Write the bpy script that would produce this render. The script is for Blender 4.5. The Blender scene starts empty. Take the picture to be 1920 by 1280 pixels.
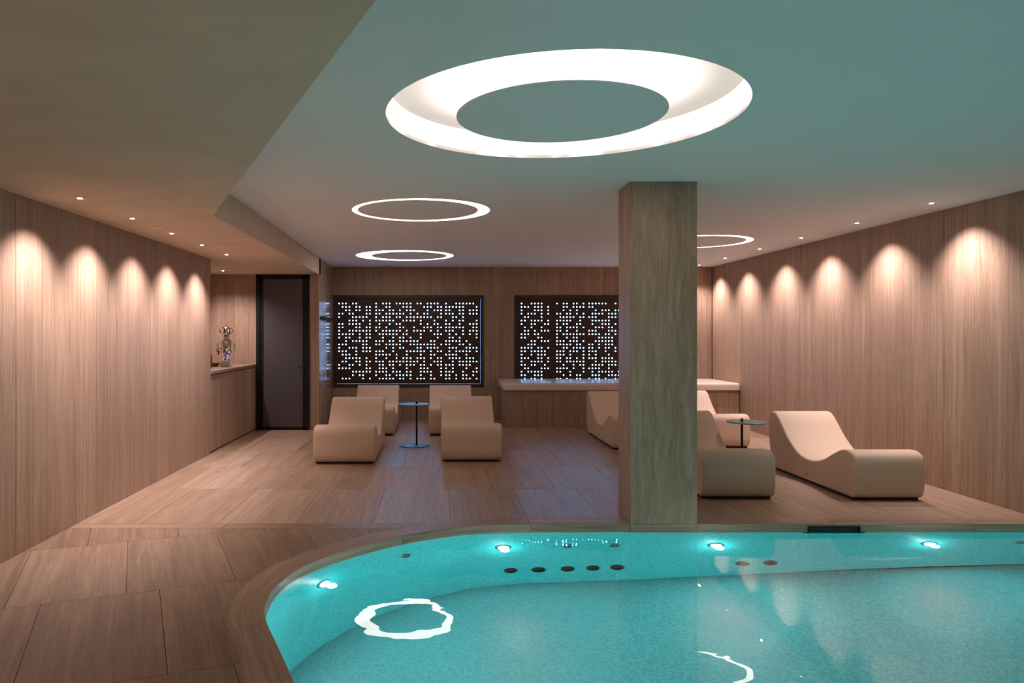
import bpy, math, random
from mathutils import Vector
from mathutils.geometry import delaunay_2d_cdt

random.seed(7)
S = bpy.context.scene
COL = S.collection

# ------------------------------------------------------------------ camera, world, exposure
cam_d = bpy.data.cameras.new('camera'); cam = bpy.data.objects.new('camera', cam_d); COL.objects.link(cam)
cam.location = (0, 0, 1.5); cam.rotation_euler = (math.pi/2, 0, 0)
cam_d.sensor_width = 36; cam_d.lens = 36*1400/1920
cam_d.shift_x = (960-818)/1920; cam_d.shift_y = -12/1920
cam_d.clip_start = .05; cam_d.clip_end = 100
S.camera = cam
W = bpy.data.worlds.new('world'); S.world = W; W.use_nodes = True
W.node_tree.nodes['Background'].inputs[0].default_value = (.02, .02, .022, 1)
W.node_tree.nodes['Background'].inputs[1].default_value = 0.2
S.view_settings.view_transform = 'Standard'; S.view_settings.look = 'None'
S.view_settings.gamma = 1; S.view_settings.use_curve_mapping = False
S.view_settings.exposure = 0.05
cy = S.cycles
cy.max_bounces = 7; cy.diffuse_bounces = 3; cy.glossy_bounces = 4; cy.transmission_bounces = 6
cy.use_adaptive_sampling = True; cy.adaptive_threshold = .04
cy.sample_clamp_indirect = 4.0; cy.caustics_refractive = True; cy.caustics_reflective = True
cy.use_denoising = True

# light strengths (the lamps themselves are built with their fixtures below)
WASH_W = 142.0          # wall washer spot
POOL_W = 14.0          # underwater lamp
RING_E = 13.0           # led band in the big ring
RING_S = 6.5           # led band in the small rings
WIN_E = 17.0           # back-lit pane behind the perforated panels
WARM = (1.0, .86, .885)

H0 = 2.72              # main ceiling
HS = 2.46              # lowered ceiling along the left wall
XL, XR = -2.86, 4.94
YB = 13.38
YD = 11.8
ZW = -.06

# ------------------------------------------------------------------ helpers
class MB:
    def __init__(s): s.v = []; s.f = []; s.uv = {}
    def add(s, vs, fs, uvs=None):
        o = len(s.v); s.v += [tuple(p) for p in vs]
        for i, f in enumerate(fs):
            if uvs is not None: s.uv[len(s.f)] = uvs[i]
            s.f.append(tuple(k+o for k in f))
    def box(s, x0, x1, y0, y1, z0, z1):
        s.add([(x0,y0,z0),(x1,y0,z0),(x1,y1,z0),(x0,y1,z0),(x0,y0,z1),(x1,y0,z1),(x1,y1,z1),(x0,y1,z1)],
              [(0,3,2,1),(4,5,6,7),(0,1,5,4),(1,2,6,5),(2,3,7,6),(3,0,4,7)])
    def lathe(s, prof, n=24, c=(0,0,0), cap=True):
        vs = []; fs = []
        for r, z in prof:
            for k in range(n):
                a = 2*math.pi*k/n; vs.append((c[0]+r*math.cos(a), c[1]+r*math.sin(a), c[2]+z))
        m = len(prof)
        for i in range(m-1):
            for k in range(n):
                k2 = (k+1) % n; fs.append((i*n+k, i*n+k2, (i+1)*n+k2, (i+1)*n+k))
        if cap:
            fs.append(tuple(range(n-1, -1, -1))); fs.append(tuple((m-1)*n+k for k in range(n)))
        s.add(vs, fs)
    def tube(s, pts, r, n=8):
        pts = [Vector(p) for p in pts]; vs = []; fs = []
        for i, p in enumerate(pts):
            t = (pts[min(i+1, len(pts)-1)] - pts[max(i-1, 0)]).normalized()
            a = t.orthogonal().normalized() if i == 0 else (a - t*a.dot(t)).normalized()
            b = t.cross(a); rr = r[i] if isinstance(r, (list, tuple)) else r
            for k in range(n):
                q = 2*math.pi*k/n; vs.append(p + a*rr*math.cos(q) + b*rr*math.sin(q))
        for i in range(len(pts)-1):
            for k in range(n):
                k2 = (k+1) % n; fs.append((i*n+k, i*n+k2, (i+1)*n+k2, (i+1)*n+k))
        fs.append(tuple(range(n-1, -1, -1))); fs.append(tuple((len(pts)-1)*n+k for k in range(n)))
        s.add(vs, fs)
    def mesh(s, name, mat, smooth=False):
        me = bpy.data.meshes.new(name); me.from_pydata(s.v, [], s.f); me.update()
        if mat: me.materials.append(mat)
        if s.uv:
            ul = me.uv_layers.new(name='UVMap')
            for p in me.polygons:
                u = s.uv.get(p.index)
                if u:
                    for li, q in zip(p.loop_indices, u): ul.data[li].uv = q
        if smooth:
            for p in me.polygons: p.use_smooth = True
            me.set_sharp_from_angle(angle=math.radians(40))
        return me
    def obj(s, name, mat, parent=None, smooth=False):
        return link(name, s.mesh(name, mat, smooth), parent)

def link(name, me, parent=None, loc=None):
    o = bpy.data.objects.new(name, me); COL.objects.link(o)
    if parent is not None: o.parent = parent
    if loc is not None: o.location = loc
    return o
def tag(o, label, cat, group=None, kind=None):
    o['label'] = label; o['category'] = cat
    if group: o['group'] = group
    if kind: o['kind'] = kind
    return o
def thing(name, label, cat, loc=(0,0,0), rz=0, group=None, kind=None):
    o = bpy.data.objects.new(name, None); COL.objects.link(o)
    o.empty_display_size = .1
    o.location = loc; o.rotation_euler = (0, 0, rz)
    return tag(o, label, cat, group, kind)
def copy_tree(o, parent=None):
    c = o.copy(); COL.objects.link(c); c.parent = parent
    for ch in list(o.children): copy_tree(ch, c)
    return c
def pip(p, poly):
    x, y = p; r = False; j = len(poly)-1
    for i in range(len(poly)):
        xi, yi = poly[i]; xj, yj = poly[j]
        if (yi > y) != (yj > y) and x < (xj-xi)*(y-yi)/(yj-yi)+xi: r = not r
        j = i
    return r
def area2(p): return sum(p[i][0]*p[(i+1)%len(p)][1]-p[(i+1)%len(p)][0]*p[i][1] for i in range(len(p)))/2
def region(inside, outside=()):
    """triangulate the area inside all polygons of `inside` and outside all of `outside`"""
    vs = []; es = []
    for poly in list(inside)+list(outside):
        o = len(vs); vs += [Vector(p) for p in poly]
        es += [(o+i, o+(i+1) % len(poly)) for i in range(len(poly))]
    r = delaunay_2d_cdt(vs, es, [], 0, 1e-5)
    ov, of = r[0], r[2]; out = []
    for f in of:
        c = sum((ov[i] for i in f), Vector((0, 0)))/len(f)
        if abs(area2([ov[i] for i in f])) < 1e-7: continue
        if all(pip(c, q) for q in inside) and not any(pip(c, q) for q in outside):
            f = list(f)
            if area2([ov[i] for i in f]) < 0: f.reverse()
            out.append(f)
    used = sorted({i for f in out for i in f}); m = {k: i for i, k in enumerate(used)}
    return [tuple(ov[i]) for i in used], [tuple(m[i] for i in f) for f in out]
def slab(mb, reg, z1, z0, up=True, both=True):
    vs, fs = reg; n = len(vs)
    V = [(x, y, z1) for x, y in vs] + [(x, y, z0) for x, y in vs]
    F = [tuple(f) for f in fs] if up or both else []
    if both or not up: F += [tuple(k+n for k in reversed(f)) for f in fs]
    cnt = {}
    for f in fs:
        for a, b in zip(f, f[1:]+f[:1]): cnt[(a, b)] = 1
    for (a, b) in cnt:
        if (b, a) not in cnt: F.append((a, a+n, b+n, b))
    mb.add(V, F)
def circ(cx, cy_, r, n=64): return [(cx+r*math.cos(2*math.pi*k/n), cy_+r*math.sin(2*math.pi*k/n)) for k in range(n)]
def catmull(P, n=8, closed=False):
    out = []; m = len(P)
    for i in range(m if closed else m-1):
        if closed: p0, p1, p2, p3 = P[i-1], P[i], P[(i+1) % m], P[(i+2) % m]
        else: p0, p1, p2, p3 = P[max(i-1, 0)], P[i], P[i+1], P[min(i+2, m-1)]
        for k in range(n):
            t = k/n
            out.append(tuple(.5*((2*b)+(-a+c)*t+(2*a-5*b+4*c-d)*t*t+(-a+3*b-3*c+d)*t**3) for a, b, c, d in zip(p0, p1, p2, p3)))
    if not closed: out.append(tuple(P[-1]))
    return out

# ------------------------------------------------------------------ materials
def nmat(name):
    m = bpy.data.materials.new(name); m.use_nodes = True
    return m, m.node_tree, m.node_tree.nodes['Principled BSDF']
def plain(name, col, rough=.5, metal=0., spec=.5, emit=None, es=0., noise=0., nscale=8., bump=0., bscale=200.):
    m, t, b = nmat(name)
    b.inputs['Base Color'].default_value = (*col, 1); b.inputs['Roughness'].default_value = rough
    b.inputs['Metallic'].default_value = metal; b.inputs['Specular IOR Level'].default_value = spec
    if emit: b.inputs['Emission Color'].default_value = (*emit, 1); b.inputs['Emission Strength'].default_value = es
    g = t.nodes.new('ShaderNodeNewGeometry')
    if noise:
        n = t.nodes.new('ShaderNodeTexNoise'); n.inputs['Scale'].default_value = nscale; n.inputs['Detail'].default_value = 4
        t.links.new(g.outputs['Position'], n.inputs['Vector'])
        r = t.nodes.new('ShaderNodeValToRGB')
        r.color_ramp.elements[0].position = .3; r.color_ramp.elements[1].position = .7
        r.color_ramp.elements[0].color = (*[c*(1-noise) for c in col], 1); r.color_ramp.elements[1].color = (*[min(1, c*(1+noise)) for c in col], 1)
        t.links.new(n.outputs['Fac'], r.inputs['Fac']); t.links.new(r.outputs['Color'], b.inputs['Base Color'])
    if bump:
        n = t.nodes.new('ShaderNodeTexNoise'); n.inputs['Scale'].default_value = bscale
        t.links.new(g.outputs['Position'], n.inputs['Vector'])
        p = t.nodes.new('ShaderNodeBump'); p.inputs['Strength'].default_value = bump; p.inputs['Distance'].default_value = .002
        t.links.new(n.outputs['Fac'], p.inputs['Height']); t.links.new(p.outputs['Normal'], b.inputs['Normal'])
    return m
def vein(name, scale, rough, rotz=0., uv=False, dark=(0.254,0.153,0.099), mid=(0.355,0.230,0.157), light=(0.480,0.334,0.241), spec=.4, vary=.10, bump=0., bend=.035):
    """vein-cut stone: fine streaks running along the axis with the small scale"""
    m, t, b = nmat(name); N = t.nodes.new; L = t.links.new
    if uv: src = N('ShaderNodeTexCoord').outputs['UV']
    else: src = N('ShaderNodeNewGeometry').outputs['Position']
    oi = N('ShaderNodeObjectInfo')
    mul = N('ShaderNodeMath'); mul.operation = 'MULTIPLY'; mul.inputs[1].default_value = 37.0
    L(oi.outputs['Random'], mul.inputs[0])
    cmb = N('ShaderNodeCombineXYZ')
    for k in range(3): L(mul.outputs[0], cmb.inputs[k])
    rot = N('ShaderNodeMapping'); rot.vector_type = 'POINT'; rot.inputs['Rotation'].default_value = (0, 0, rotz)
    L(src, rot.inputs['Vector'])
    add = N('ShaderNodeVectorMath'); add.operation = 'ADD'; L(rot.outputs[0], add.inputs[0]); L(cmb.outputs[0], add.inputs[1])
    # a slow wobble bends the streaks
    wob = N('ShaderNodeTexNoise'); wob.inputs['Scale'].default_value = 2.2; wob.inputs['Detail'].default_value = 1
    L(add.outputs[0], wob.inputs['Vector'])
    wm = N('ShaderNodeVectorMath'); wm.operation = 'SCALE'; wm.inputs['Scale'].default_value = bend; L(wob.outputs['Color'], wm.inputs[0])
    ad2 = N('ShaderNodeVectorMath'); ad2.operation = 'ADD'; L(add.outputs[0], ad2.inputs[0]); L(wm.outputs[0], ad2.inputs[1])
    outs = []
    for k, (f, d) in enumerate(((1., 3.), (3.4, 2.), (.16, 2.))):
        mp = N('ShaderNodeMapping'); mp.inputs['Scale'].default_value = tuple(s*f for s in scale); L(ad2.outputs[0], mp.inputs['Vector'])
        n = N('ShaderNodeTexNoise'); n.inputs['Scale'].default_value = 1; n.inputs['Detail'].default_value = d; n.inputs['Roughness'].default_value = .6
        L(mp.outputs[0], n.inputs['Vector']); outs.append(n.outputs['Fac'])
    def mix(a, b_, f):
        x = N('ShaderNodeMix'); x.data_type = 'FLOAT'; x.inputs['Factor'].default_value = f
        L(a, x.inputs['A']); L(b_, x.inputs['B']); return x.outputs['Result']
    h = mix(mix(outs[0], outs[1], .38), outs[2], .22)
    r = N('ShaderNodeValToRGB'); e = r.color_ramp.elements
    e[0].position = .36; e[0].color = (*dark, 1); e[1].position = .66; e[1].color = (*light, 1)
    x = e.new(.5); x.color = (*mid, 1)
    L(h, r.inputs['Fac'])
    hs = N('ShaderNodeHueSaturation')
    mr = N('ShaderNodeMapRange'); mr.inputs['To Min'].default_value = 1-vary; mr.inputs['To Max'].default_value = 1+vary
    L(oi.outputs['Random'], mr.inputs['Value']); L(mr.outputs[0], hs.inputs['Value']); L(r.outputs['Color'], hs.inputs['Color'])
    L(hs.outputs['Color'], b.inputs['Base Color'])
    rr = N('ShaderNodeMapRange'); rr.inputs['To Min'].default_value = rough+.1; rr.inputs['To Max'].default_value = rough-.08
    L(h, rr.inputs['Value'])
    rv = N('ShaderNodeMath'); rv.operation = 'MULTIPLY_ADD'; rv.inputs[1].default_value = .14; L(oi.outputs['Random'], rv.inputs[0]); L(rr.outputs[0], rv.inputs[2]); rv.use_clamp = True
    L(rv.outputs[0], b.inputs['Roughness'])
    b.inputs['Specular IOR Level'].default_value = spec
    if bump > .1:
        bp = N('ShaderNodeBump'); bp.inputs['Strength'].default_value = bump; bp.inputs['Distance'].default_value = .0015
        L(h, bp.inputs['Height']); L(bp.outputs['Normal'], b.inputs['Normal'])
    return m
DIAG = math.atan2(.283, .70)        # the pool's left edge and the near tiles are turned by this
M = {}
M['wall'] = vein('vein_cut_wall', (52, 52, .8), .42)
M['pillar'] = vein('vein_cut_pillar', (26, 26, 1.3), .40, bend=.11, vary=.0)
M['wall_gloss'] = vein('vein_cut_polished', (52, 52, .8), .13, spec=.8, bump=.03)
M['floor'] = vein('vein_cut_floor', (20, .8, 20), .30, bump=.04, dark=(0.228,0.138,0.083), mid=(0.320,0.200,0.126), light=(0.427,0.284,0.187), spec=1.0, vary=.12)
M['floor_d'] = vein('vein_cut_floor_turned', (20, .8, 20), .40, dark=(0.179,0.105,0.062), mid=(0.250,0.154,0.095), light=(0.339,0.223,0.145), rotz=-DIAG, spec=.45, vary=.08)
M['floor_x'] = vein('vein_cut_floor_strip', (.9, 30, 30), .26, dark=(0.199,0.117,0.070), mid=(0.276,0.172,0.108), light=(0.373,0.246,0.162), spec=.5)
M['coping'] = vein('vein_cut_coping', (.9, 26, 26), .32, uv=True, spec=.5)
M['grout'] = plain('grout', (.17, .12, .09), .9)
M['ceiling'] = plain('ceiling_paint', (.84, .83, .81), .9, spec=.1)
M['soffit'] = plain('soffit_plaster', (.68, .525, .395), .85, spec=.15, noise=.06, nscale=3)
M['shell'] = plain('shell_plaster', (.45, .36, .29), .9)
M['lounger'] = plain('lounger_matte', (.66, .48, .35), .62, spec=.35, bump=.05, bscale=500)
M['black'] = plain('black_plastic', (.008, .008, .009), .5)
M['blackmetal'] = plain('black_metal', (.006, .006, .007), .5, spec=.3)
M['bronze'] = plain('dark_bronze', (.050, .024, .016), .42, metal=.0, spec=.4, noise=.1)
M['tabletop'] = plain('blue_tinted_metal', (.17, .33, .42), .36, metal=1.0)  # even blue tint on the metal of table tops and bases
M['cushion'] = plain('cushion_leatherette', (.70, .56, .46), .32, spec=.6)
M['white'] = plain('white_paint', (.84, .80, .77), .8, spec=.2)
M['silver'] = plain('polished_silver', (.80, .78, .76), .14, metal=1.0)
M['chrome'] = plain('brushed_steel', (.50, .52, .53), .3, metal=1.0)
M['frost'] = plain('frosted_grey_glass', (.080, .068, .076), .40, spec=.5)
M['amber'] = plain('amber_glass', (.25, .07, .02), .15, spec=.6)
M['brownwood'] = plain('brown_wood', (.26, .10, .04), .5, noise=.2, nscale=40)
M['jet'] = plain('dark_jet_plastic', (.012, .022, .022), .4)
M['led'] = plain('led_band', (1, 1, 1), .8, emit=(1, .83, .76), es=RING_E)
M['led_s'] = plain('led_band_slim', (1, 1, 1), .8, emit=(1, .84, .77), es=RING_S)
M['lens'] = plain('downlight_lens', (1, 1, 1), .6, emit=(1, .86, .78), es=14)
M['poollens'] = plain('pool_lamp_lens', (1, 1, 1), .6, emit=(.85, 1, 1), es=9)
M['backlight'] = plain('backlit_pane', (.6, .7, .8), .6, emit=(.26, .55, 1.0), es=WIN_E)
M['blueled'] = plain('blue_indicator', (.02, .02, .6), .3, emit=(.08, .08, 1), es=5)
def mosaic(name, c0, c1):
    m, t, b = nmat(name); N = t.nodes.new; L = t.links.new
    g = N('ShaderNodeNewGeometry'); v = N('ShaderNodeTexVoronoi'); v.distance = 'CHEBYCHEV'
    v.inputs['Scale'].default_value = 62; v.inputs['Randomness'].default_value = .25
    L(g.outputs['Position'], v.inputs['Vector'])
    s = N('ShaderNodeSeparateColor'); L(v.outputs['Color'], s.inputs['Color'])
    r = N('ShaderNodeValToRGB'); e = r.color_ramp.elements
    e[0].position = .1; e[0].color = (*c0, 1); e[1].position = .9; e[1].color = (*c1, 1)
    L(s.outputs[0], r.inputs['Fac']); L(r.outputs['Color'], b.inputs['Base Color'])
    b.inputs['Roughness'].default_value = .35
    return m
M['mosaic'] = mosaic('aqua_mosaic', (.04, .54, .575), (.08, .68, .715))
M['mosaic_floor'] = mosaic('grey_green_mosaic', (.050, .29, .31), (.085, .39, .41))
def water():
    m, t, b = nmat('pool_water'); N = t.nodes.new; L = t.links.new
    b.inputs['Base Color'].default_value = (.93, 1, .99, 1); b.inputs['Roughness'].default_value = 0
    b.inputs['Transmission Weight'].default_value = 1; b.inputs['IOR'].default_value = 1.333
    g = N('ShaderNodeNewGeometry')
    n1 = N('ShaderNodeTexNoise'); n1.inputs['Scale'].default_value = 1.3; n1.inputs['Detail'].default_value = 2
    n2 = N('ShaderNodeTexNoise'); n2.inputs['Scale'].default_value = 6.0; n2.inputs['Detail'].default_value = 2
    L(g.outputs['Position'], n1.inputs['Vector']); L(g.outputs['Position'], n2.inputs['Vector'])
    a = N('ShaderNodeMath'); a.operation = 'MULTIPLY_ADD'; a.inputs[1].default_value = .045
    L(n2.outputs['Fac'], a.inputs[0]); L(n1.outputs['Fac'], a.inputs[2])
    p = N('ShaderNodeBump'); p.inputs['Strength'].default_value = 1; p.inputs['Distance'].default_value = .0055
    L(a.outputs[0], p.inputs['Height']); L(p.outputs['Normal'], b.inputs['Normal'])
    return m
M['water'] = water()

# ------------------------------------------------------------------ pool outline in plan
CURVE = catmull([(.75, 5.93), (.31, 5.875), (.05, 5.77), (-.254, 5.58), (-.60, 5.25), (-.80, 4.97), (-.91, 4.72), (-.957, 4.47),
                 (-.955, 4.25), (-.93, 4.06), (-.88, 3.89), (-.80, 3.695), (-.607, 3.22)], 6)
EDGE = [(XR-.01, 5.93), (2.9, 5.93), (1.55, 5.93)] + CURVE + [(.15, 1.35), (.372, .8)]     # right to left, then towards the viewer
POOL = EDGE + [(XR-.01, .8)]
def offset(pl, d):
    out = []
    for i, p in enumerate(pl):
        a = pl[max(i-1, 0)]; b = pl[min(i+1, len(pl)-1)]
        tx, ty = b[0]-a[0], b[1]-a[1]; l = math.hypot(tx, ty)
        out.append((p[0]+ty/l*d, p[1]-tx/l*d))
    return out
BAND = .19
OUTER = offset(EDGE, BAND)
if OUTER[3][1] < EDGE[3][1]: OUTER = offset(EDGE, -BAND)
COPOUT = OUTER + [(XR+1, .8), (XR+1, OUTER[0][1])]

# ------------------------------------------------------------------ ceiling
RINGS = [  # outer centre, outer r, inner centre, inner r, kind
    ((.700, 4.166), .980, (.690, 4.155), .578, 'big'),
    ((-.150, 7.345), .675, (-.180, 7.335), .590, 'small'),
    ((-.485, 11.50), .750, (-.415, 11.52), .580, 'small'),
    ((3.42, 9.80), .690, (3.40, 9.81), .625, 'small')]
SOFF = [(-3.75, -4.1), (2.42, -4.1), (-.173, 2.14), (-1.79, 5.98), (-1.85, 11.8), (-1.85, 11.95), (-3.75, 11.95)]
mb = MB(); slab(mb, region([[(-3.8, -4.2), (5.1, -4.2), (5.1, 13.75), (-3.8, 13.75)]], [circ(*r[0], r[1], 96) for r in RINGS]), H0+.02, H0)
tag(mb.obj('ceiling', M['ceiling']), 'pale painted main ceiling above the pool and loungers', 'ceiling', kind='structure')
mb = MB(); slab(mb, region([SOFF]), H0-.002, HS)
tag(mb.obj('ceiling_soffit', M['soffit']), 'lowered beige plaster ceiling along the left wall', 'ceiling', kind='structure')

# ------------------------------------------------------------------ walls: backing and stone panels
def wall(name, label, boxes, panels, mat=None, th=.02, axis='x', front=0., sgn=1, gap=.002):
    """panels: (a0, a1, z0, z1) rectangles on the plane axis=front; they stick out towards sgn"""
    m_ = MB()
    for b in boxes: m_.box(*b)
    w = tag(m_.obj(name, M['grout']), label, 'wall', kind='structure')
    for a0, a1, z0, z1 in panels:
        p = MB(); a0 += gap; a1 -= gap; c = .002
        f, k = front, front - sgn*th; e = front - sgn*c
        ring = lambda d, q: [(a0+d, z0+d, q), (a1-d, z0+d, q), (a1-d, z1-d, q), (a0+d, z1-d, q)]
        pts = ring(c, f) + ring(0, e) + ring(0, k)
        vs = [((q, a, z) if axis == 'x' else (a, q, z)) for a, z, q in pts]
        fs = [(0, 1, 2, 3)] + [(i, i+4, (i+1) % 4+4, (i+1) % 4) for i in range(4)] + [(i+4, i+8, (i+1) % 4+8, (i+1) % 4+4) for i in range(4)]
        p.add(vs, fs)
        p.obj('wall_panel', mat or M['wall'], w)
    return w
def cuts(a, b, js): return list(zip([a]+[j for j in js if a < j < b], [j for j in js if a < j < b]+[b]))
jl = [5.08+1.2*k for k in range(-8, 4)]
wall('wall_left', 'long stone clad wall lit by downlights on the left', [(-3.0, XL-.018, -4, 9.47, 0, HS)],
     [(a, b, 0, HS) for a, b in cuts(-4, 9.47, jl)], front=XL, sgn=1)
jr = [6.08+1.2*k for k in range(-9, 7)]
wall('wall_right', 'long stone clad wall lit by downlights on the right', [(XR+.018, XR+.15, -4, 13.7, 0, H0)],
     [(a, b, 0, H0) for a, b in cuts(-4, 13.36, jr)], front=XR, sgn=-1)
WZ0, WZ1 = .565, 2.215
W1, W2 = (-1.848, .852), (1.40, 4.10)
pan = [(a, b, WZ1, H0) for a, b in cuts(-1.85, XR, [-.6, .6, 1.8, 3.0, 4.2])]
pan += [(a, b, 0, WZ0) for a, b in cuts(-1.85, XR, [-.6, .6, 1.8, 3.0, 4.2])]
pan += [(W1[1], W2[0], WZ0, WZ1), (W2[1], XR, WZ0, WZ1)]
wall('wall_back', 'stone clad back wall around the two perforated windows', [(-1.95, 5.1, 13.62, 13.75, 0, H0)], pan, axis='y', front=YB, sgn=-1, th=.06)
wall('wall_return', 'short polished stone return wall beside the door', [(-1.99, -1.872, YD+.05, 13.7, 0, H0)],
     [(YD-.001, 12.6, 0, H0), (12.6, YB, 0, H0)], mat=M['wall_gloss'], front=-1.85, sgn=1)
wall('wall_door', 'stone clad end wall holding the black framed door', [(-3.7, -2.845, YD+.022, YD+.12, 0, HS), (-2.005, -1.873, YD+.022, YD+.12, 0, HS)],
     [(-3.65, -3.2, 0, HS), (-3.2, -2.845, 0, HS), (-2.005, -1.852, 0, HS)], axis='y', front=YD, sgn=-1)
wall('wall_niche', 'stone clad back of the bar niche behind the left wall', [(-3.8, -3.672, 9.3, 11.9, 0, HS)],
     [(9.3, 10.5, 0, HS), (10.5, YD, 0, HS)], front=-3.65, sgn=1)
m_ = MB(); m_.box(-3.7, -3.0, 9.35, 9.47, 0, HS)
tag(m_.obj('wall_niche_side', M['shell']), 'hidden side of the bar niche', 'wall', kind='structure')
m_ = MB(); m_.box(-3.8, 5.1, -4.15, -4.0, 0, H0)
tag(m_.obj('wall_front', M['shell']), 'plain wall behind the viewer', 'wall', kind='structure')

# pillar: core with stone slabs
PX0, PX1, PY0, PY1 = 1.542, 2.072, 5.932, 6.315
m_ = MB(); m_.box(PX0+.02, PX1-.02, PY0+.02, PY1-.02, 0, H0)
pil = tag(m_.obj('pillar', M['grout']), 'square stone clad pillar standing at the pool edge', 'pillar', kind='structure')
for x0, x1, y0, y1 in ((PX0, PX1, PY0, PY0+.02), (PX0, PX1, PY1-.02, PY1), (PX0, PX0+.02, PY0+.021, PY1-.021), (PX1-.02, PX1, PY0+.021, PY1-.021)):
    m_ = MB(); m_.box(x0, x1, y0, y1, 0, H0); m_.obj('stone_slab', M['pillar'], pil)

# ------------------------------------------------------------------ floor, tiles, coping
ROOM = [(XL, -4), (XR, -4), (XR, YB), (-1.85, YB), (-1.85, YD), (-3.65, YD), (-3.65, 9.47), (XL, 9.47)]
mb = MB(); HOLE = offset(EDGE, .04 if OUTER[3][1] > offset(EDGE, -.1)[3][1] else -.04) + [(XR+.04, .8), (XR+.04, 5.97)]
slab(mb, region([[(-3.9, -4.1), (5.1, -4.1), (5.1, 13.7), (-3.9, 13.7)]], [HOLE]), -.022, -.14)
floor = tag(mb.obj('floor', M['grout']), 'stone tiled floor around the pool', 'floor', kind='structure')
ST0, ST1 = 5.80, 5.945       # straight border strip that separates the two tile fields
def clip_half(poly, a, b, c):     # keep a*x+b*y<=c
    out = []
    for i in range(len(poly)):
        p, q = poly[i], poly[(i+1) % len(poly)]
        dp, dq = a*p[0]+b*p[1]-c, a*q[0]+b*q[1]-c
        if dp <= 0: out.append(p)
        if dp*dq < 0:
            t = dp/(dp-dq); out.append((p[0]+(q[0]-p[0])*t, p[1]+(q[1]-p[1])*t))
    return out
def tile(poly, mat, inside=()):
    if len(poly) < 3 or abs(area2(poly)) < .002: return
    mnx, mxx = min(p[0] for p in poly), max(p[0] for p in poly); mny, mxy = min(p[1] for p in poly), max(p[1] for p in poly)
    if mny > 6.2 or mxx < -1.3:
        reg = (poly if area2(poly) > 0 else poly[::-1], [tuple(range(len(poly)))])
    else:
        reg = region([poly]+list(inside), [COPOUT])
    if not reg[1]: return
    # a hair of joint: shrink towards the centroid is too coarse for cut tiles, the polygons come pre-shrunk
    t = MB(); slab(t, reg, 0, -.02, both=False); t.obj('floor_tile', mat, floor)
TW, TL, G = .62, 1.19, .0015
# far field, grain runs away from the viewer
y = OUTER[0][1] + .004; rows = [y, 7.29, 8.49, 9.69, 10.89, 12.09, YB]
for r in range(6):
    y0, y1 = (rows[r] if r else ST1), rows[r+1]
    x = -3.9 + [.30, .11, .42, .22, .52, .05][r]
    while x < XR:
        x0, x1 = max(x, -3.65), min(x+TW, XR)
        q = [(x0+G, y0+G), (x1-G, y0+G), (x1-G, y1-G), (x0+G, y1-G)]
        # outline of the room on the left
        if y1 <= 9.5: q = clip_half(q, -1, 0, -XL)
        elif y0 >= 11.7: q = clip_half(q, -1, 0, 1.85)
        if r == 0: q = clip_half(q, 0, -1, -(ST1+G))
        if len(q) > 2 and abs(area2(q)) > .004:
            mx = sum(p[0] for p in q)/len(q)
            if r == 0: tile(q, M['floor'], ())
            else: tile(q, M['floor'])
        x += TW
# border strip
for a, b in cuts(XL, .6, [-1.66, -.46]):
    tile([(a+G, ST0+G), (b-G, ST0+G), (b-G, ST1-G), (a+G, ST1-G)], M['floor_x'], ())
# near field, turned to follow the pool's diagonal edge
d = (math.sin(DIAG), -math.cos(DIAG)); nn = (math.cos(DIAG), math.sin(DIAG))
toP = lambda n_, t_: (nn[0]*n_+d[0]*t_, nn[1]*n_+d[1]*t_)
t_ = -5.871-2*1.182
offs = {-2: .1, -1: .31, 0: -.044, 1: .137, 2: -.2, 3: .05, 4: .3, 5: -.1, 6: .2, 7: 0.}
for r in range(-2, 8):
    t0 = -5.871 + 1.182*r; n0 = offs[r] - TW*9
    for k in range(20):
        a, b = n0+TW*k, n0+TW*(k+1)
        q = [toP(a+G, t0+G), toP(b-G, t0+G), toP(b-G, t0+1.182-G), toP(a+G, t0+1.182-G)]
        q = clip_half(q, 0, 1, ST0-G); 
        if len(q) > 2: q = clip_half(q, -1, 0, -XL)
        if len(q) > 2: q = clip_half(q, 0, -1, 4)
        if len(q) > 2: q = clip_half(q, 1, 0, XR)
        if len(q) > 2: tile(q, M['floor_d'])
# coping stones along the pool edge
acc = 0; start = 0; piece = []; lens = [0]
for i in range(1, len(EDGE)): lens.append(lens[-1]+math.dist(EDGE[i-1], EDGE[i]))
def at_len(pl, s):
    s = min(max(s, 0), lens[-1])
    for i in range(1, len(lens)):
        if s <= lens[i]:
            f = (s-lens[i-1])/(lens[i]-lens[i-1]); return tuple(pl[i-1][k]+(pl[i][k]-pl[i-1][k])*f for k in (0, 1))
    return pl[-1]
def s_of(p): return lens[min(range(len(EDGE)), key=lambda i: math.dist(EDGE[i], p))]
sj = XR-.01
joints = [0, sj-4.27, sj-3.17, sj-PX1, sj-PX0, sj-.75, s_of((-.254, 5.58)), s_of((-.88, 3.89))]
s_ = joints[-1]
while s_+1.2 < lens[-1]: s_ += 1.2; joints.append(s_)
joints.append(lens[-1])
coping = thing('trim_1', 'rounded stone coping that edges the pool', 'trim', kind='structure')
CT = .088
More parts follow.
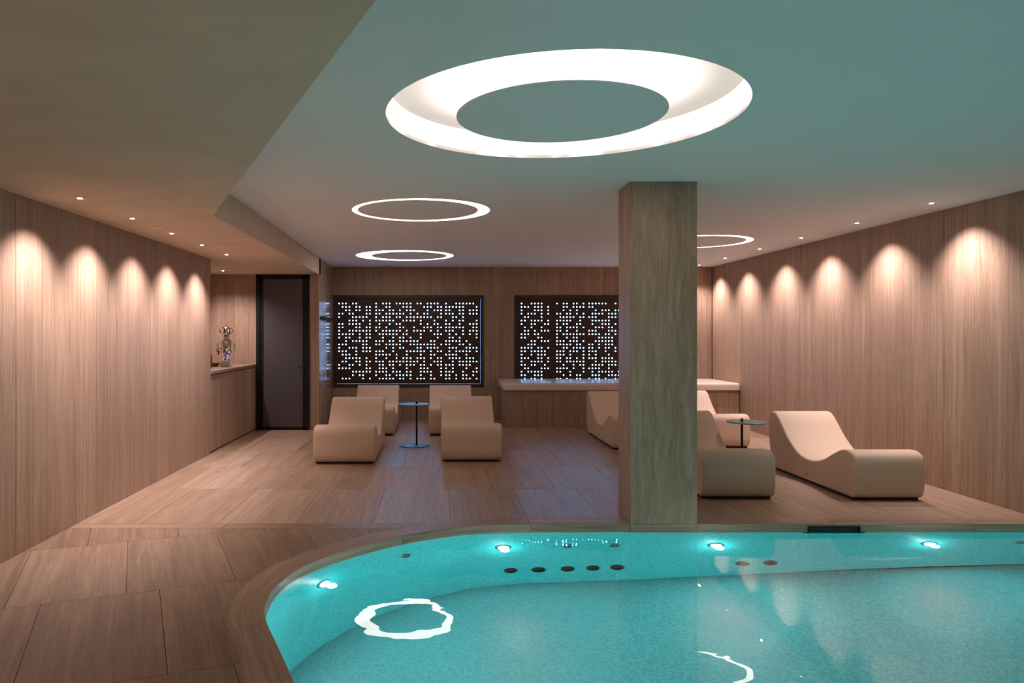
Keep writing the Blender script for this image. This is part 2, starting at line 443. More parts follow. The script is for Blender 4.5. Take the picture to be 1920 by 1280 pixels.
for a, b in zip(joints, joints[1:]):
    ss = sorted({a+.0015, b-.0015, *[l for l in lens if a+.01 < l < b-.01]}); m_ = MB(); rows_ = []
    for s in ss:
        i_, o_ = at_len(EDGE, s), at_len(OUTER, s); L_ = math.dist(i_, o_); u = ((o_[0]-i_[0])/L_, (o_[1]-i_[1])/L_)
        I = lambda k: (i_[0]+u[0]*k, i_[1]+u[1]*k)
        rows_.append([(*o_, -.02), (*o_, .001), (*I(.006), .001), (*I(.002), -.001), (*I(0), -.006), (*I(0), -CT), (*I(.05), -CT)])
    uvv = [-.02, 0, .19, .194, .2, .28, .33]
    for i in range(len(ss)-1):
        for k in range(6):
            m_.add([rows_[i][k], rows_[i][k+1], rows_[i+1][k+1], rows_[i+1][k]], [(3, 2, 1, 0)],
                   [[(ss[i+1], uvv[k]), (ss[i+1], uvv[k+1]), (ss[i], uvv[k+1]), (ss[i], uvv[k])]])
    for rw in (rows_[0], rows_[-1]): m_.add(rw, [tuple(range(7))])
    m_.obj('coping_stone', M['coping'], coping)

# ------------------------------------------------------------------ pool basin and water
zf = lambda x: -1.335+.0676*min(x, 4.0)
basin = thing('pool_basin', 'turquoise mosaic lined pool basin under the water', 'pool', kind='structure')
WALLP = offset(EDGE, .006) if OUTER[3][1] < EDGE[3][1] else offset(EDGE, .006)
m_ = MB(); wl = EDGE + [(XR-.01, .8)]
for i in range(len(wl)):
    p, q = wl[i], wl[(i+1) % len(wl)]
    n_ = max(1, int(math.dist(p, q)/.3))
    for k in range(n_):
        A = (p[0]+(q[0]-p[0])*k/n_, p[1]+(q[1]-p[1])*k/n_); B = (p[0]+(q[0]-p[0])*(k+1)/n_, p[1]+(q[1]-p[1])*(k+1)/n_)
        m_.add([(*A, -CT+.001), (*B, -CT+.001), (*B, zf(B[0])), (*A, zf(A[0]))], [(0, 1, 2, 3)])
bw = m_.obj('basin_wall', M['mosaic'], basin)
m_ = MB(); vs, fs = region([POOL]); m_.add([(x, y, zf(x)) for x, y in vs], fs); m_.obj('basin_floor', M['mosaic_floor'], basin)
m_ = MB(); vs, fs = region([POOL]); m_.add([(x, y, ZW) for x, y in vs], fs)
tag(m_.obj('pool_water', M['water']), 'clear turquoise pool water with a mirrored ring light', 'water', kind='stuff')

# fixtures on the basin wall: light, return, jet
def on_back(px, py):
    """wall point behind a pixel, seen through the water (flat back wall at 5.93)"""
    return (px-818)/1400*5.93
def wall_frame(x, y):      # nearest outline point and inward normal
    best = None
    for i in range(len(EDGE)-1):
        a, b = Vector(EDGE[i]), Vector(EDGE[i+1]); ab = b-a; f = max(0, min(1, (Vector((x, y))-a).dot(ab)/ab.length_squared)); p = a+ab*f
        dd = (p-Vector((x, y))).length
        if best is None or dd < best[0]: best = (dd, p, Vector((-ab.y, ab.x)).normalized())
    _, p, n = best
    if not pip(tuple(p+n*.05), POOL): n = -n
    return p, n
def fixture(name, label, cat, x, y, z, group):
    p, n = wall_frame(x, y)
    o = thing(name, label, cat, (p.x, p.y, z), 0, group)
    o.rotation_euler = (math.pi/2, 0, math.atan2(n.y, n.x)+math.pi/2)    # local z points into the pool
    return o
me_bez = MB(); me_bez.lathe([(.062, 0), (.062, .008), (.052, .014), (.046, .012), (.046, .006)], 24, cap=False); me_bez = me_bez.mesh('bezel', M['chrome'], True)
me_len = MB(); me_len.lathe([(.046, .004), (.040, .010), (.0, .012)], 24, cap=False); me_len = me_len.mesh('lens', M['poollens'], True)
def lamp_light(o):
    l = bpy.data.lights.new('pool_lamp', 'AREA'); l.shape = 'DISK'; l.size = .08; l.energy = POOL_W; l.color = (.86, 1, .98)
    lo = link('lamp', l, o); lo.location = (0, 0, .02); lo.rotation_euler = (math.pi, 0, 0)
    l = bpy.data.lights.new('pool_glow', 'POINT'); l.energy = POOL_W*.13; l.color = (.86, 1, .98); l.shadow_soft_size = .035
    link('glow', l, o).location = (0, 0, .075)
def pool_lamp(label, x, y, z):
    o = fixture('pool_light', label, 'pool light', x, y, z, 'underwater pool lamps')
    link('bezel', me_bez, o); link('lens', me_len, o)
    lamp_light(o)
pool_lamp('bright underwater lamp on the curved end of the pool wall', -.76, 5.03, -.40)
pool_lamp('bright underwater lamp above the row of five dark jets', .525, 5.93, -.46)
pool_lamp('bright underwater lamp just right of the pillar', 2.22, 5.93, -.45)
pool_lamp('bright underwater lamp right of the skimmer slot', 3.91, 5.93, -.44)
for k, (x, y) in enumerate(((-.35, 2.6), (.15, 1.36))):  # unseen lamps on the hidden diagonal wall, added to brighten the pool
    pool_lamp(['underwater lamp added on the diagonal near pool wall', 'underwater lamp added at the near end of the diagonal pool wall'][k], x, y, -.45)
for k, x in enumerate((1.6, 3.6)):  # two more unseen lamps, added to throw light on the far pool wall
    o = thing('pool_light', ['underwater lamp added on the near end wall by the diagonal side', 'underwater lamp added on the near end wall by the right side'][k], 'pool light', (x, .8, -.45), 0, 'underwater pool lamps')
    o.rotation_euler = (-math.pi/2, 0, 0)
    link('bezel', me_bez, o); link('lens', me_len, o)
    lamp_light(o)
# big dark jets
j1 = MB(); j1.lathe([(.056, 0), (.056, .010), (.050, .016), (.042, .016), (.040, .004)], 24, cap=False); j1 = j1.mesh('flange', M['jet'], True)
j2 = MB(); j2.lathe([(.041, .004), (.036, .016), (.022, .024), (.014, .024), (.012, .012), (0, .012)], 20, cap=False); j2 = j2.mesh('nozzle', M['black'], True)
jl_ = ['first dark massage jet from the left in the row of five', 'second dark massage jet from the left in the row of five', 'middle dark massage jet in the row of five',
       'fourth dark massage jet from the left in the row of five', 'last dark massage jet on the right of the row of five', 'left dark jet of the pair right of the pillar', 'right dark jet of the pair right of the pillar']
for lb, x, z in zip(jl_, (.585, .81, 1.04, 1.245, 1.44, 2.43, 2.65), (-1.0, -1.0, -.985, -.975, -.965, -.915, -.905)):
    o = fixture('massage_jet', lb, 'jet', x, 5.93, z, 'dark pool jets'); link('flange', j1, o); link('nozzle', j2, o)
# steel grille returns
g1 = MB(); g1.lathe([(.050, 0), (.050, .006), (.044, .012), (.036, .012), (.036, .003)], 24, cap=False); g1 = g1.mesh('rim', M['chrome'], True)
g2 = MB(); g2.lathe([(.036, .003), (0, .003)], 24, cap=False); g2 = g2.mesh('outlet', M['black'])
g3 = MB()
for k in (-1, 0, 1): g3.box(-.034+.004*abs(k), .034-.004*abs(k), .016*k-.004, .016*k+.004, .004, .010)
g3.box(-.004, .004, -.034, .034, .004, .011); g3 = g3.mesh('grille', M['chrome'])
for lb, x, y, z in (('steel inlet on the curved pool wall right of the lamp', -.21, 5.57, -.36), ('steel inlet above the middle dark jet', 1.04, 5.93, -.45),
                    ('steel inlet under the left edge of the pillar', 1.415, 5.93, -.44), ('steel inlet at the far right of the pool wall', 4.63, 5.93, -.42)):
    o = fixture('water_inlet', lb, 'inlet', x, y, z, 'steel pool inlets'); link('rim', g1, o); link('outlet', g2, o); link('grille', g3, o)
# skimmer slot below the coping
sk = thing('skimmer', 'dark skimmer slot set under the pool coping', 'skimmer', (3.155, 5.93, -.045))
m_ = MB(); m_.box(-.205, .205, -.004, -.0005, -.020, .026); m_.obj('slot', M['black'], sk)
m_ = MB()
for b in ((-.205, -.193, -.016, -.003, -.04, .026), (.193, .205, -.016, -.003, -.04, .026), (-.205, .205, -.016, -.003, .022, .028)): m_.box(*b)
m_.obj('frame', M['blackmetal'], sk)
m_ = MB(); m_.box(-.245, .245, -.012, -.0005, -.052, -.026); m_.obj('weir', M['jet'], sk)

# ------------------------------------------------------------------ ring lights
RL = ['large glowing ring light recessed in the ceiling over the pool', 'thin glowing ring light over the front left loungers, thicker on its right',
      'thin glowing ring light nearest the back wall, thicker on its left', 'thin glowing ring light partly hidden behind the pillar']
for (oc, orr, ic, ir, kind), lb in zip(RINGS, RL):
    hh = .15 if kind == 'big' else .10
    o = thing('ring_light', lb, 'ring light', (oc[0], oc[1], H0), 0, 'ceiling ring lights')
    m_ = MB(); n = 96
    vs = []; fs = []
    for r, z in ((orr, 0), (orr, hh-.02), (orr-.02, hh)):
        vs += [(r*math.cos(2*math.pi*k/n), r*math.sin(2*math.pi*k/n), z) for k in range(n)]
    for i in range(2):
        for k in range(n): fs.append((i*n+k, (i+1)*n+k, (i+1)*n+(k+1) % n, i*n+(k+1) % n))
    fs.append(tuple(2*n+k for k in range(n-1, -1, -1)))
    m_.add(vs, fs); m_.obj('cove', M['white'], o, True)
    dx, dy = ic[0]-oc[0], ic[1]-oc[1]
    m_ = MB(); m_.lathe([(ir, 0), (ir, .005)], 96, (dx, dy, 0)); m_.obj('centre_disc', M['ceiling'], o)
    rb = ir-(.02 if kind == 'big' else .004)
    if kind == 'big':
        m_ = MB(); m_.lathe([(rb, .0055), (rb, hh-.004)], 96, (dx, dy, 0), cap=False); m_.obj('led_band', M['led'], o)
    else:
        m_ = MB(); slab(m_, region([circ(0, 0, orr-.001, 96)], [circ(dx, dy, ir, 96)]), .008, .004); m_.obj('diffuser', M['led_s'], o)

# ------------------------------------------------------------------ downlights that wash the walls
d1 = MB(); d1.lathe([(.036, 0), (.036, -.002), (.030, -.003), (.030, -.0005)], 20, cap=False); d1_s = d1.mesh('trim_ring', M['soffit'], True)
d1c = MB(); d1c.lathe([(.036, 0), (.036, -.002), (.030, -.003), (.030, -.0005)], 20, cap=False); d1_c = d1c.mesh('trim_ring', M['ceiling'], True)
d2 = MB(); d2.lathe([(.030, -.0008), (0, -.0008)], 20, cap=False); d2 = d2.mesh('baffle', M['black'])
def dlens(sx):
    q = MB(); q.lathe([(.0185, -.001), (.015, -.006), (0, -.008)], 16, (sx*.011, 0, 0), cap=False); return q.mesh('lens', M['lens'], True)
dl = {-1: dlens(-1), 1: dlens(1)}
def downlight(label, x, y, z, side, group, power=WASH_W, tilt=10, size=105):
    o = thing('downlight', label, 'downlight', (x, y, z-.0005), 0, group)
    link('trim_ring', d1_s if z < H0 else d1_c, o); link('baffle', d2, o); link('lens', dl[side], o)
    l = bpy.data.lights.new('downlight_spot', 'SPOT'); l.energy = power; l.color = WARM
    l.spot_size = math.radians(size); l.spot_blend = 1.0; l.shadow_soft_size = .02
    lo = link('spot', l, o); lo.location = (side*.011, 0, -.02)
    lo.rotation_euler = (0, -side*math.radians(tilt), 0)
    return o
lw = ['recessed downlight over the left wall nearest the viewer', 'second recessed downlight over the left wall from the viewer', 'middle recessed downlight of the five over the left wall',
      'fourth recessed downlight over the left wall from the viewer', 'last recessed downlight over the left wall before the bar niche']
for lb, y in zip(lw, (5.23, 6.13, 7.04, 7.95, 8.88)): downlight(lb, -2.485, y, HS, -1, 'downlights along the left wall')
for lb, y in zip(['downlight added over the left wall beside the viewer', 'downlight added over the left wall behind the viewer', 'second downlight added over the left wall behind the viewer', 'third downlight added over the left wall behind the viewer'], (1.6, .7, -.2, -1.1)):
    downlight(lb, -2.485, y, HS, -1, 'downlights along the left wall')  # unseen downlights, added to brighten the near ceiling and soffit
downlight('single recessed downlight above the samovar in the bar niche', -3.16, 11.1, HS, -1, None, WASH_W*.8, 0, 140)
rw = ['recessed downlight over the right wall nearest the viewer', 'second recessed downlight over the right wall from the viewer', 'third recessed downlight over the right wall from the viewer',
      'fourth recessed downlight over the right wall from the viewer', 'fifth recessed downlight over the right wall from the viewer', 'last recessed downlight over the right wall beside the back corner']
for lb, y in zip(rw, (6.9, 8.12, 9.36, 10.56, 11.82, 12.98)): downlight(lb, 4.565, y, H0, 1, 'downlights along the right wall')
# flush covers in the ceilings
c1 = MB(); c1.lathe([(.048, 0), (.048, -.004), (.040, -.006), (0, -.006)], 24, cap=False); c1s = c1.mesh('cover', M['white'], True)
c2 = MB(); c2.lathe([(.048, 0), (.048, -.004), (.040, -.006), (0, -.006)], 24, cap=False); c2s = c2.mesh('cover', M['ceiling'], True)
for lb, x, y, z, me in (('small round cover between the second and middle left downlights', -2.49, 6.66, HS, c1s), ('small round cover past the last left wall downlight', -2.49, 9.8, HS, c1s),
                        ('faint round cover flush in the main ceiling near the ring lights', .63, 9.23, H0, c2s)):
    tag(link('sprinkler_cover', me, None, (x, y, z-.0005)), lb, 'cover', 'round ceiling covers')

# ------------------------------------------------------------------ windows with perforated panels
P1 = """1110110000 0111011011 0011011011 1101100011 1000111110 0001110101 1101111001 1100011011 1001111111 1111101011 1011001011 0010111110 1110000110 1001110111 1110010111 0111010000 0011111010 0110011011 1001101010 1111000011 0000111111 0000101100 0111000101""".split()
P2 = """1011101111 1001100011 1110110101 1101111110 1011101101 1111110011 0100101100 1101000110 1011111101 0111111011 0010010110 1110110111 1101111100 0001010110 1110010001 1111101001 1001001011 1110111111 0110110101 0111010001 1111011101 1001101111 0111110110""".split()
P3 = """1011011110 1000111011 1100010111 1010110001 1111111011 1101000100 0001010110 0100111011 0111101010 0001000111 1001000010 1110001100 1111111101 0011011110 1111101011 0001001100 1011101011 1110100111 1101101011 0001110001 1001111001 1001001001 1011101100""".split()
P4 = """1001111110 1111110001 1100110111 1110110111 0011010000 1010110001 1100100111 1111110011 1110010111 0101010101 0110100001 1111101000 1100110100 0111001111 0101111101 1111001000 0111101110 0010111111 1110111100 1010001001 1110010011 1101011010 1101011101""".split()
Q1 = """100111100 111011101 100011101 101110101 011000100 110111101 100110011 010100100 011010111 111011000 110001100 000110111 001110000 111101101 110111110 100101110 111001101 100111101 110110010 011000111 101111100 110011100 010110100""".split()
Q2 = """101101101 001101111 001010100 110110101 011111011 111110010 101100110 110111101 110100100 101111111 100101100 111011101 111110110 001101111 111011101 111010001 110110101 110111111 001001011 111101001 110010001 001010110 110100110""".split()
Q3 = """1111110010 1100000000 0010111011 0111101110 1110001110 0111111000 0100111010 0011101100 1110001110 1111011010 0001111100 0011111100 1101011100 1101011010 1110010010 1010001000 1110111100 0010111110 0111101110 1111001000 0101111101 0111001111 1011010010""".split()
Q4 = [r[3:]+r[:3] for r in P2]
def perforated(x0, x1, z0, z1, cx0, px, cz0, pz, rows_, yf, r=.0107, th=.003):
    """sheet with a round hole for each 1; cx0/cz0 = first hole centre (top left)"""
    m_ = MB(); nc = len(rows_[0]); nr = len(rows_)
    xs = [x0]+[cx0+px*(k-.5) for k in range(nc+1)]+[x1]
    zs = [z1]+[cz0-pz*(k-.5) for k in range(nr+1)]+[z0]
    N = 12
    def quad(a, b, c, d_):
        m_.add([(a, yf, d_), (b, yf, d_), (b, yf, c), (a, yf, c)], [(0, 1, 2, 3)])
        m_.add([(a, yf+th, d_), (b, yf+th, d_), (b, yf+th, c), (a, yf+th, c)], [(3, 2, 1, 0)])
    quad(xs[0], xs[1], z1, z0); quad(xs[-2], xs[-1], z1, z0)
    quad(xs[1], xs[-2], zs[0], zs[1]); quad(xs[1], xs[-2], zs[-2], zs[-1])
    for i in range(nr):
        for j in range(nc):
            a, b, c, d_ = xs[j+1], xs[j+2], zs[i+1], zs[i+2]
            if rows_[i][j] == '0': quad(a, b, c, d_); continue
            mx, mz = (a+b)/2, (c+d_)/2; hx, hz = (b-a)/2, (c-d_)/2; vs = []
            for y_ in (yf, yf+th):
                for k in range(N):
                    q = 2*math.pi*(k+.5)/N; co, si = math.cos(q), math.sin(q); s = max(abs(co), abs(si))
                    vs.append((mx+hx*co/s, y_, mz+hz*si/s))
                for k in range(N):
                    q = 2*math.pi*(k+.5)/N; vs.append((mx+r*math.cos(q), y_, mz+r*math.sin(q)))
            fs = []
            for k in range(N):
                k2 = (k+1) % N
                fs += [(k, k2, N+k2, N+k), (2*N+k2, 2*N+k, 3*N+k, 3*N+k2), (N+k, N+k2, 3*N+k2, 3*N+k)]
            m_.add(vs, fs)
            # corners of the cell not covered by the 12-gon
            for sx, sz in ((1, 1), (-1, 1), (-1, -1), (1, -1)):
                q = [v for v in vs[:N] if (v[0]-mx)*sx > 0 and (v[2]-mz)*sz > 0]
                ex = max(q, key=lambda v: abs(v[0]-mx)-abs(v[2]-mz)*1e-3); ez = max(q, key=lambda v: abs(v[2]-mz)-abs(v[0]-mx)*1e-3)
                ex = max((v for v in q if abs(abs(v[0]-mx)-hx) < 1e-6), key=lambda v: abs(v[2]-mz)); ez = max((v for v in q if abs(abs(v[2]-mz)-hz) < 1e-6), key=lambda v: abs(v[0]-mx))
                if math.dist(ex, ez) > 1e-5:
                    m_.add([ex, (mx+sx*hx, yf, mz+sz*hz), ez], [(0, 1, 2)])
    # rim of the sheet
    m_.add([(x0, yf, z0), (x1, yf, z0), (x1, yf, z1), (x0, yf, z1), (x0, yf+th, z0), (x1, yf+th, z0), (x1, yf+th, z1), (x0, yf+th, z1)],
           [(0, 4, 5, 1), (1, 5, 6, 2), (2, 6, 7, 3), (3, 7, 4, 0)])
    return m_
def window(name, label, xa, xb, spec):
    w = thing(name, label, 'window', ((xa+xb)/2, YB, WZ0), kind='structure'); w_inv = Vector(w.location)
    def part(nm, m_, mat):
        m_.v = [(x-w_inv.x, y-w_inv.y, z-w_inv.z) for x, y, z in m_.v]; return m_.obj(nm, mat, w)
    fw = .062; y0, y1 = YB-.012, YB+.20
    m_ = MB()
    m_.box(xa, xb, y0, y1, WZ1-fw, WZ1); m_.box(xa, xb, y0, y1, WZ0, WZ0+fw)
    m_.box(xa, xa+fw, y0, y1, WZ0+fw, WZ1-fw); m_.box(xb-fw, xb, y0, y1, WZ0+fw, WZ1-fw)
    part('frame', m_, M['bronze'])
    m_ = MB(); m_.box(xa+fw, xb-fw, YB+.16, YB+.17, WZ0+fw, WZ1-fw); part('pane', m_, M['backlight'])
    for x0, x1, c0, px, rows_ in spec:
        part('perforated_panel', perforated(x0, x1, WZ0+fw+.001, WZ1-fw, c0, px, 2.067, .0612, rows_, YB+.022), M['bronze'])
    for x in [s[1] for s in spec[:-1]]:
        m_ = MB(); m_.box(x-.012, x+.012, YB+.028, YB+.155, WZ0+fw, WZ1-fw); part('mullion', m_, M['bronze'])
window('window_1', 'back-lit perforated bronze window nearer the door', *W1,
       [(-1.786, -1.136, -1.743, .0614, P1), (-1.134, -.498, -1.080, .0612, P2), (-.496, .133, -.4616, .0610, P3), (.135, .7893, .1745, .0612, P4)])
k_ = 13.40/1400
qx = lambda c: (960+c/7.53-818)*k_
window('window_2', 'back-lit perforated bronze window behind the pillar and bench', *W2,
       [(1.462, qx(568), qx(135), .0598, Q1), (qx(570), qx(1048), qx(636), .0594, Q2), (qx(1050), qx(1545), qx(1090), .0590, Q3), (qx(1547), 4.03, qx(1600), .0595, Q4)])

# ------------------------------------------------------------------ door
dr = thing('door_1', 'tall black framed door with grey frosted glass', 'door', (-2.425, YD, 0), kind='structure')
hw = .418
m_ = MB(); m_.box(-hw, -hw+.055, -.02, .09, 0, HS-.004); m_.box(hw-.055, hw, -.02, .09, 0, HS-.004); m_.box(-hw, hw, -.02, .09, HS-.05, HS-.004)
m_.obj('door_frame', M['blackmetal'], dr)
leaf = MB(); a, b = -hw+.058, hw-.058; zt = HS-.053
for q in ((a, a+.045, 0.006, zt), (b-.045, b, 0.006, zt), (a, b, .006, .05), (a, b, zt-.02, zt)): leaf.box(q[0], q[1], -.002, .045, q[2], q[3])
lf = leaf.obj('door_leaf', M['blackmetal'], dr)
m_ = MB(); m_.box(a+.045, b-.045, .012, .022, .05, zt-.02); m_.obj('glass', M['frost'], lf)
m_ = MB(); m_.box(b-.052, b-.018, -.012, -.002, .93, 1.06); m_.tube([(b-.035, -.012, 1.0), (b-.035, -.05, 1.0), (b-.115, -.05, 1.0)], .009, 8); m_.obj('handle', M['black'], lf)
m_ = MB(); m_.box(-hw-.01, hw+.01, .10, .14, 0, HS); m_.obj('lining', M['black'], dr)

# ------------------------------------------------------------------ coat rail
cr = thing('coat_rail', 'black wall rail with coat hooks on the polished return wall', 'coat rail', (-1.85, 12.45, 1.77))
m_ = MB(); m_.box(.001, .012, -.56, .56, -.02, .02); m_.obj('rail', M['black'], cr)
hk = MB(); hk.box(.010, .016, -.022, .022, -.035, .035); hk.tube([(.016, 0, -.02), (.045, 0, -.03), (.060, 0, -.01), (.058, 0, .015)], .007, 8)
hk.tube([(.016, 0, .02), (.040, 0, .025), (.052, 0, .04)], .006, 8); hk = hk.mesh('hook', M['black'])
for k in range(6): link('hook', hk, cr, (0, -.50+.2*k, 0))

# ------------------------------------------------------------------ bar niche: cabinet, worktop, samovar, bits
cb = thing('bar_cabinet', 'low stone fronted cabinet in the bar niche', 'cabinet', (-3.25, 10.635, 0))
m_ = MB(); m_.box(-.395, .355, -1.16, 1.16, .0, .998); m_.obj('body', M['grout'], cb)
for k, (a, b) in enumerate(((-1.16, -.60), (-.60, -.02), (-.02, .56), (.56, 1.16))):
    m_ = MB(); m_.box(.358, .385, a+.003, b-.003, .02, .985); m_.obj('door', M['wall'], cb)
m_ = MB(); m_.box(-3.648, -2.846, 9.474, 11.796, 1.0, 1.04)
tag(m_.obj('worktop', M['coping'] if False else M['floor']), 'thin stone worktop on the bar cabinet', 'worktop')
sm = thing('samovar', 'silver samovar with a teapot on top on the bar worktop', 'samovar', (-3.07, 10.9, 1.04))
m_ = MB(); m_.box(-.068, .068, -.068, .068, 0, .075); m_.box(-.06, .06, -.06, .06, .075, .083); m_.obj('plinth', M['white'], sm)
m_ = MB(); m_.lathe([(.058, .083), (.060, .095), (.040, .11), (.034, .13), (.040, .15), (.066, .185), (.072, .20)], 28); m_.obj('foot', M['silver'], sm, True)
m_ = MB(); m_.lathe([(.074, .195), (.080, .205), (.076, .215), (.070, .23), (.070, .345), (.078, .365), (.080, .375), (.060, .395), (.040, .41), (.036, .43)], 28); m_.obj('body', M['silver'], sm, True)
m_ = MB(); m_.lathe([(.036, .425), (.050, .435), (.050, .445), (.038, .45)], 28); m_.obj('crown', M['silver'], sm, True)
tp = MB(); tp.lathe([(.034, .45), (.055, .465), (.064, .49), (.060, .52), (.052, .54), (.058, .556), (.060, .565)], 28); tp = tp.obj('teapot', M['silver'], sm, True)
m_ = MB(); m_.lathe([(.056, .565), (.040, .578), (.012, .585), (.008, .592), (.012, .600), (.004, .610)], 24); m_.obj('lid', M['silver'], tp, True)
m_ = MB(); m_.tube([(.058, 0, .55), (.088, 0, .555), (.096, 0, .52), (.084, 0, .49), (.060, 0, .48)], .007, 8); m_.obj('teapot_handle', M['silver'], tp, True)
m_ = MB(); m_.tube([(-.058, 0, .49), (-.085, 0, .51), (-.098, 0, .55)], [.014, .010, .007], 10); m_.obj('spout', M['silver'], tp, True)
m_ = MB(); m_.tube([(-.066, -.03, .26), (-.105, -.05, .26), (-.118, -.055, .25), (-.120, -.056, .22)], [.012, .012, .014, .010], 10)
m_.lathe([(.006, .26), (.010, .275), (.030, .345), (.034, .350)], 14, (-.112, -.052, .0)); m_.obj('tap', M['silver'], sm, True)
m_ = MB(); m_.tube([(-.094, -.052, .235), (-.092, -.056, .175)], .011, 8); m_.obj('tap_grip', M['black'], sm)
for s in (1, -1):
    m_ = MB(); m_.tube([(.070*s, .01, .35), (.105*s, .02, .355), (.122*s, .02, .32), (.115*s, .02, .27), (.125*s, .02, .235), (.090*s, .01, .22), (.072*s, 0, .215)], .008, 8)
    m_.obj('side_handle', M['silver'], sm, True)
m_ = MB(); m_.lathe([(.013, 0), (.013, .01), (.006, .016)], 14, (.045, -.055, .135)); m_.obj('indicator_lamp', M['blueled'], sm)
bw_ = MB(); bw_.lathe([(.035, 0), (.05, .01), (.075, .045), (.080, .060), (.074, .058), (.045, .02), (0, .018)], 24, cap=False)
tag(bw_.obj('wooden_bowl', M['brownwood'], None, True), 'small brown bowl on the worktop left of the samovar', 'bowl').location = (-3.245, 10.95, 1.0405)
bt = thing('amber_bottle', 'thin amber bottle at the left end of the bar worktop', 'bottle', (-3.17, 10.45, 1.0405))
m_ = MB(); m_.lathe([(.030, 0), (.033, .005), (.033, .15), (.026, .18), (.012, .205), (.011, .26)], 20); m_.obj('glass', M['amber'], bt, True)
m_ = MB(); m_.lathe([(.014, .26), (.014, .285)], 16); m_.obj('cap', M['brownwood'], bt)

# ------------------------------------------------------------------ bench with cushion
bn = thing('bench', 'long stone clad bench base under the second window', 'bench', (3.03, 12.75, 0))
m_ = MB(); m_.box(-1.88, 1.88, -.59, .60, 0, .595); m_.obj('base', M['grout'], bn)
for a, b in cuts(-1.895, 1.895, [-.7, .5]):
    m_ = MB(); m_.box(a+.0015, b-.0015, -.61, -.59, .0, .597); m_.obj('front_panel', M['wall'], bn)
m_ = MB(); m_.box(-1.90, -1.88, -.589, .60, 0, .597); m_.obj('end_panel', M['wall'], bn)
def rounded_box(x0, x1, y0, y1, z0, z1, r, n=5):
    m_ = MB(); prof = []
    for k in range(n+1): q = math.pi/2*k/n; prof.append((r*(1-math.cos(q)), z1-r*(1-math.sin(q))))       # inset, z from side to top
    rings = [(0.012, z0), (0, z0+.012)] + prof
    def ring(d, z):
        rr = max(.035-d, .004); out = []
        for cx, cy_, a0 in ((x1-d-rr, y1-d-rr, 0), (x0+d+rr, y1-d-rr, 90), (x0+d+rr, y0+d+rr, 180), (x1-d-rr, y0+d+rr, 270)):
            for k in range(5):
                q = math.radians(a0+90*k/4); out.append((cx+rr*math.cos(q), cy_+rr*math.sin(q), z))
        return out
    R = [ring(d_, z) for d_, z in rings]; m = 20
    for rg in R: m_.v += rg
    for i in range(len(R)-1):
        for k in range(m): m_.f.append((i*m+k, i*m+(k+1) % m, (i+1)*m+(k+1) % m, (i+1)*m+k))
    m_.f.append(tuple(range(m-1, -1, -1))); m_.f.append(tuple((len(R)-1)*m+k for k in range(m)))
    return m_
m_ = rounded_box(1.10, 4.932, 12.10, 13.362, .599, .722, .045)
tag(m_.obj('bench_cushion', M['cushion'], None, True), 'long pale leatherette cushion lying on the stone bench', 'cushion')

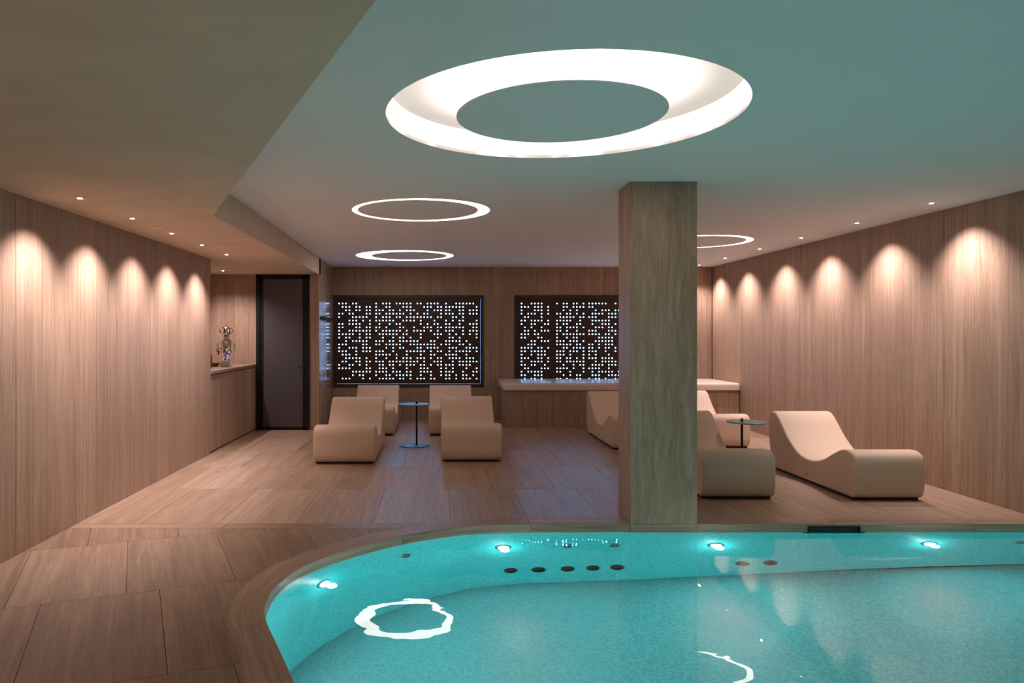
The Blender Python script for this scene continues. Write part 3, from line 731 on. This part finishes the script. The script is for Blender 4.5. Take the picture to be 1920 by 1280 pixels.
# ------------------------------------------------------------------ loungers
PROF = [(.055, .022), (.018, .05), (.0, .12), (.0, .24), (.003, .34), (.022, .40), (.07, .432), (.14, .442), (.21, .438), (.28, .420), (.40, .366), (.53, .305), (.66, .262), (.78, .243), (.90, .243),
        (1.02, .262), (1.13, .300), (1.24, .362), (1.34, .435), (1.43, .515), (1.51, .585), (1.58, .630), (1.65, .646), (1.71, .632), (1.748, .585), (1.760, .52), (1.755, .40), (1.735, .26), (1.70, .13), (1.655, .045), (1.625, .022)]
LW = .70
def make_lounger():
    o = thing('lounger', 'x', 'lounger', (0, 0, 0), 0, 'wave shaped loungers')
    top = catmull(PROF, 4); P = top; n = len(P)
    # inward normals
    nor = []
    for i in range(n):
        a, b = P[i-1], P[(i+1) % n]; tx, tz = b[0]-a[0], b[1]-a[1]; l = math.hypot(tx, tz); nor.append((tz/l, -tx/l))
    c = (.9, .18)
    if nor[10][0] < 0: nor = [(-a, -b) for a, b in nor]
    r = .022; layers = []
    for sgn in (-1, 1):
        ks = range(5) if sgn < 0 else range(4, -1, -1)
        for k in ks:
            q = math.pi/2*k/4; ins = r*(1-math.sin(q)); x = sgn*(LW/2 - r*(1-math.cos(q)))
            layers.append([(x, P[i][0]+nor[i][0]*ins, max(P[i][1]+nor[i][1]*ins, .022)) for i in range(n)])
    m_ = MB()
    for ly in layers: m_.v += ly
    for i in range(len(layers)-1):
        for k in range(n): m_.f.append((i*n+k, (i+1)*n+k, (i+1)*n+(k+1) % n, i*n+(k+1) % n))
    m_.f.append(tuple(range(n))); m_.f.append(tuple((len(layers)-1)*n+k for k in range(n-1, -1, -1)))
    me = m_.mesh('shell', M['lounger'])
    import bmesh
    bm = bmesh.new(); bm.from_mesh(me); bmesh.ops.recalc_face_normals(bm, faces=bm.faces)
    bm.to_mesh(me); bm.free()
    for p in me.polygons: p.use_smooth = len(p.vertices) == 4
    link('shell', me, o)
    m_ = MB(); m_.box(-LW/2+.022, LW/2-.022, .07, 1.61, 0, .024); m_.obj('plinth', M['black'], o)
    m_ = MB(); s0, z0 = .87, .09; x = -LW/2
    ol = [(0, .020), (.006, .006), (.007, -.010), (.004, -.018), (-.004, -.018), (-.007, -.010), (-.005, .004)]
    m_.add([(x-.0015, s0+a, z0+b) for a, b in ol]+[(x+.001, s0+a, z0+b) for a, b in ol], [tuple(range(7)), tuple(range(13, 6, -1))]+[(k, k+7, (k+1) % 7+7, (k+1) % 7) for k in range(7)])
    m_.obj('maker_tag', M['black'], o)
    return o
proto = make_lounger()
LO = [('pale wave lounger in front, left of the blue-lit table', -1.07, 8.655, 1.02, 0),
      ('pale wave lounger in front, right of the blue-lit table', .420, 8.80, 1.02, 0),
      ('pale wave lounger against the first window, left one', -.985, 11.10, 1.01, 0),
      ('pale wave lounger against the first window, right one', .240, 11.10, 1.01, 0),
      ('pale wave lounger half hidden by the left side of the pillar', 2.64, 9.75, .95, 0),
      ('pale wave lounger right behind the pillar at the pool edge', 2.755, 6.79, .96, 0),
      ('pale wave lounger behind the dark table by the bench', 3.83, 9.88, .95, 0),
      ('pale wave lounger nearest the right wall at the pool edge', 4.095, 6.735, .91, 0)]
for i, (lb, x, y, sx, rz) in enumerate(LO):
    o = proto if i == 0 else copy_tree(proto)
    o.location = (x, y, 0); o.scale = (sx, 1, 1); o.rotation_euler = (0, 0, math.radians(rz)); o['label'] = lb

# ------------------------------------------------------------------ side tables
def side_table(label, x, y, off):
    o = thing('side_table', label, 'side table', (x, y, 0), 0, 'round pole side tables')
    m_ = MB(); m_.lathe([(.208, 0), (.210, .003), (.210, .010), (.207, .012)], 48); m_.obj('base', M['tabletop'], o, True)
    m_ = MB(); m_.lathe([(.207, .556), (.210, .559), (.210, .566), (.207, .569)], 48); m_.obj('table_top', M['tabletop'], o, True)
    m_ = MB(); m_.lathe([(.0125, .012), (.0125, .600), (.011, .602)], 16, (.0, .0, 0)); p = m_.obj('pole', M['blackmetal'], o, True)
    p.location.x = off
    return o
t1 = side_table('round pole table glowing blue between the left loungers', -.296, 10.12, .03)
t2 = side_table('dark round pole table between the right loungers', 3.352, 8.05, -.057)
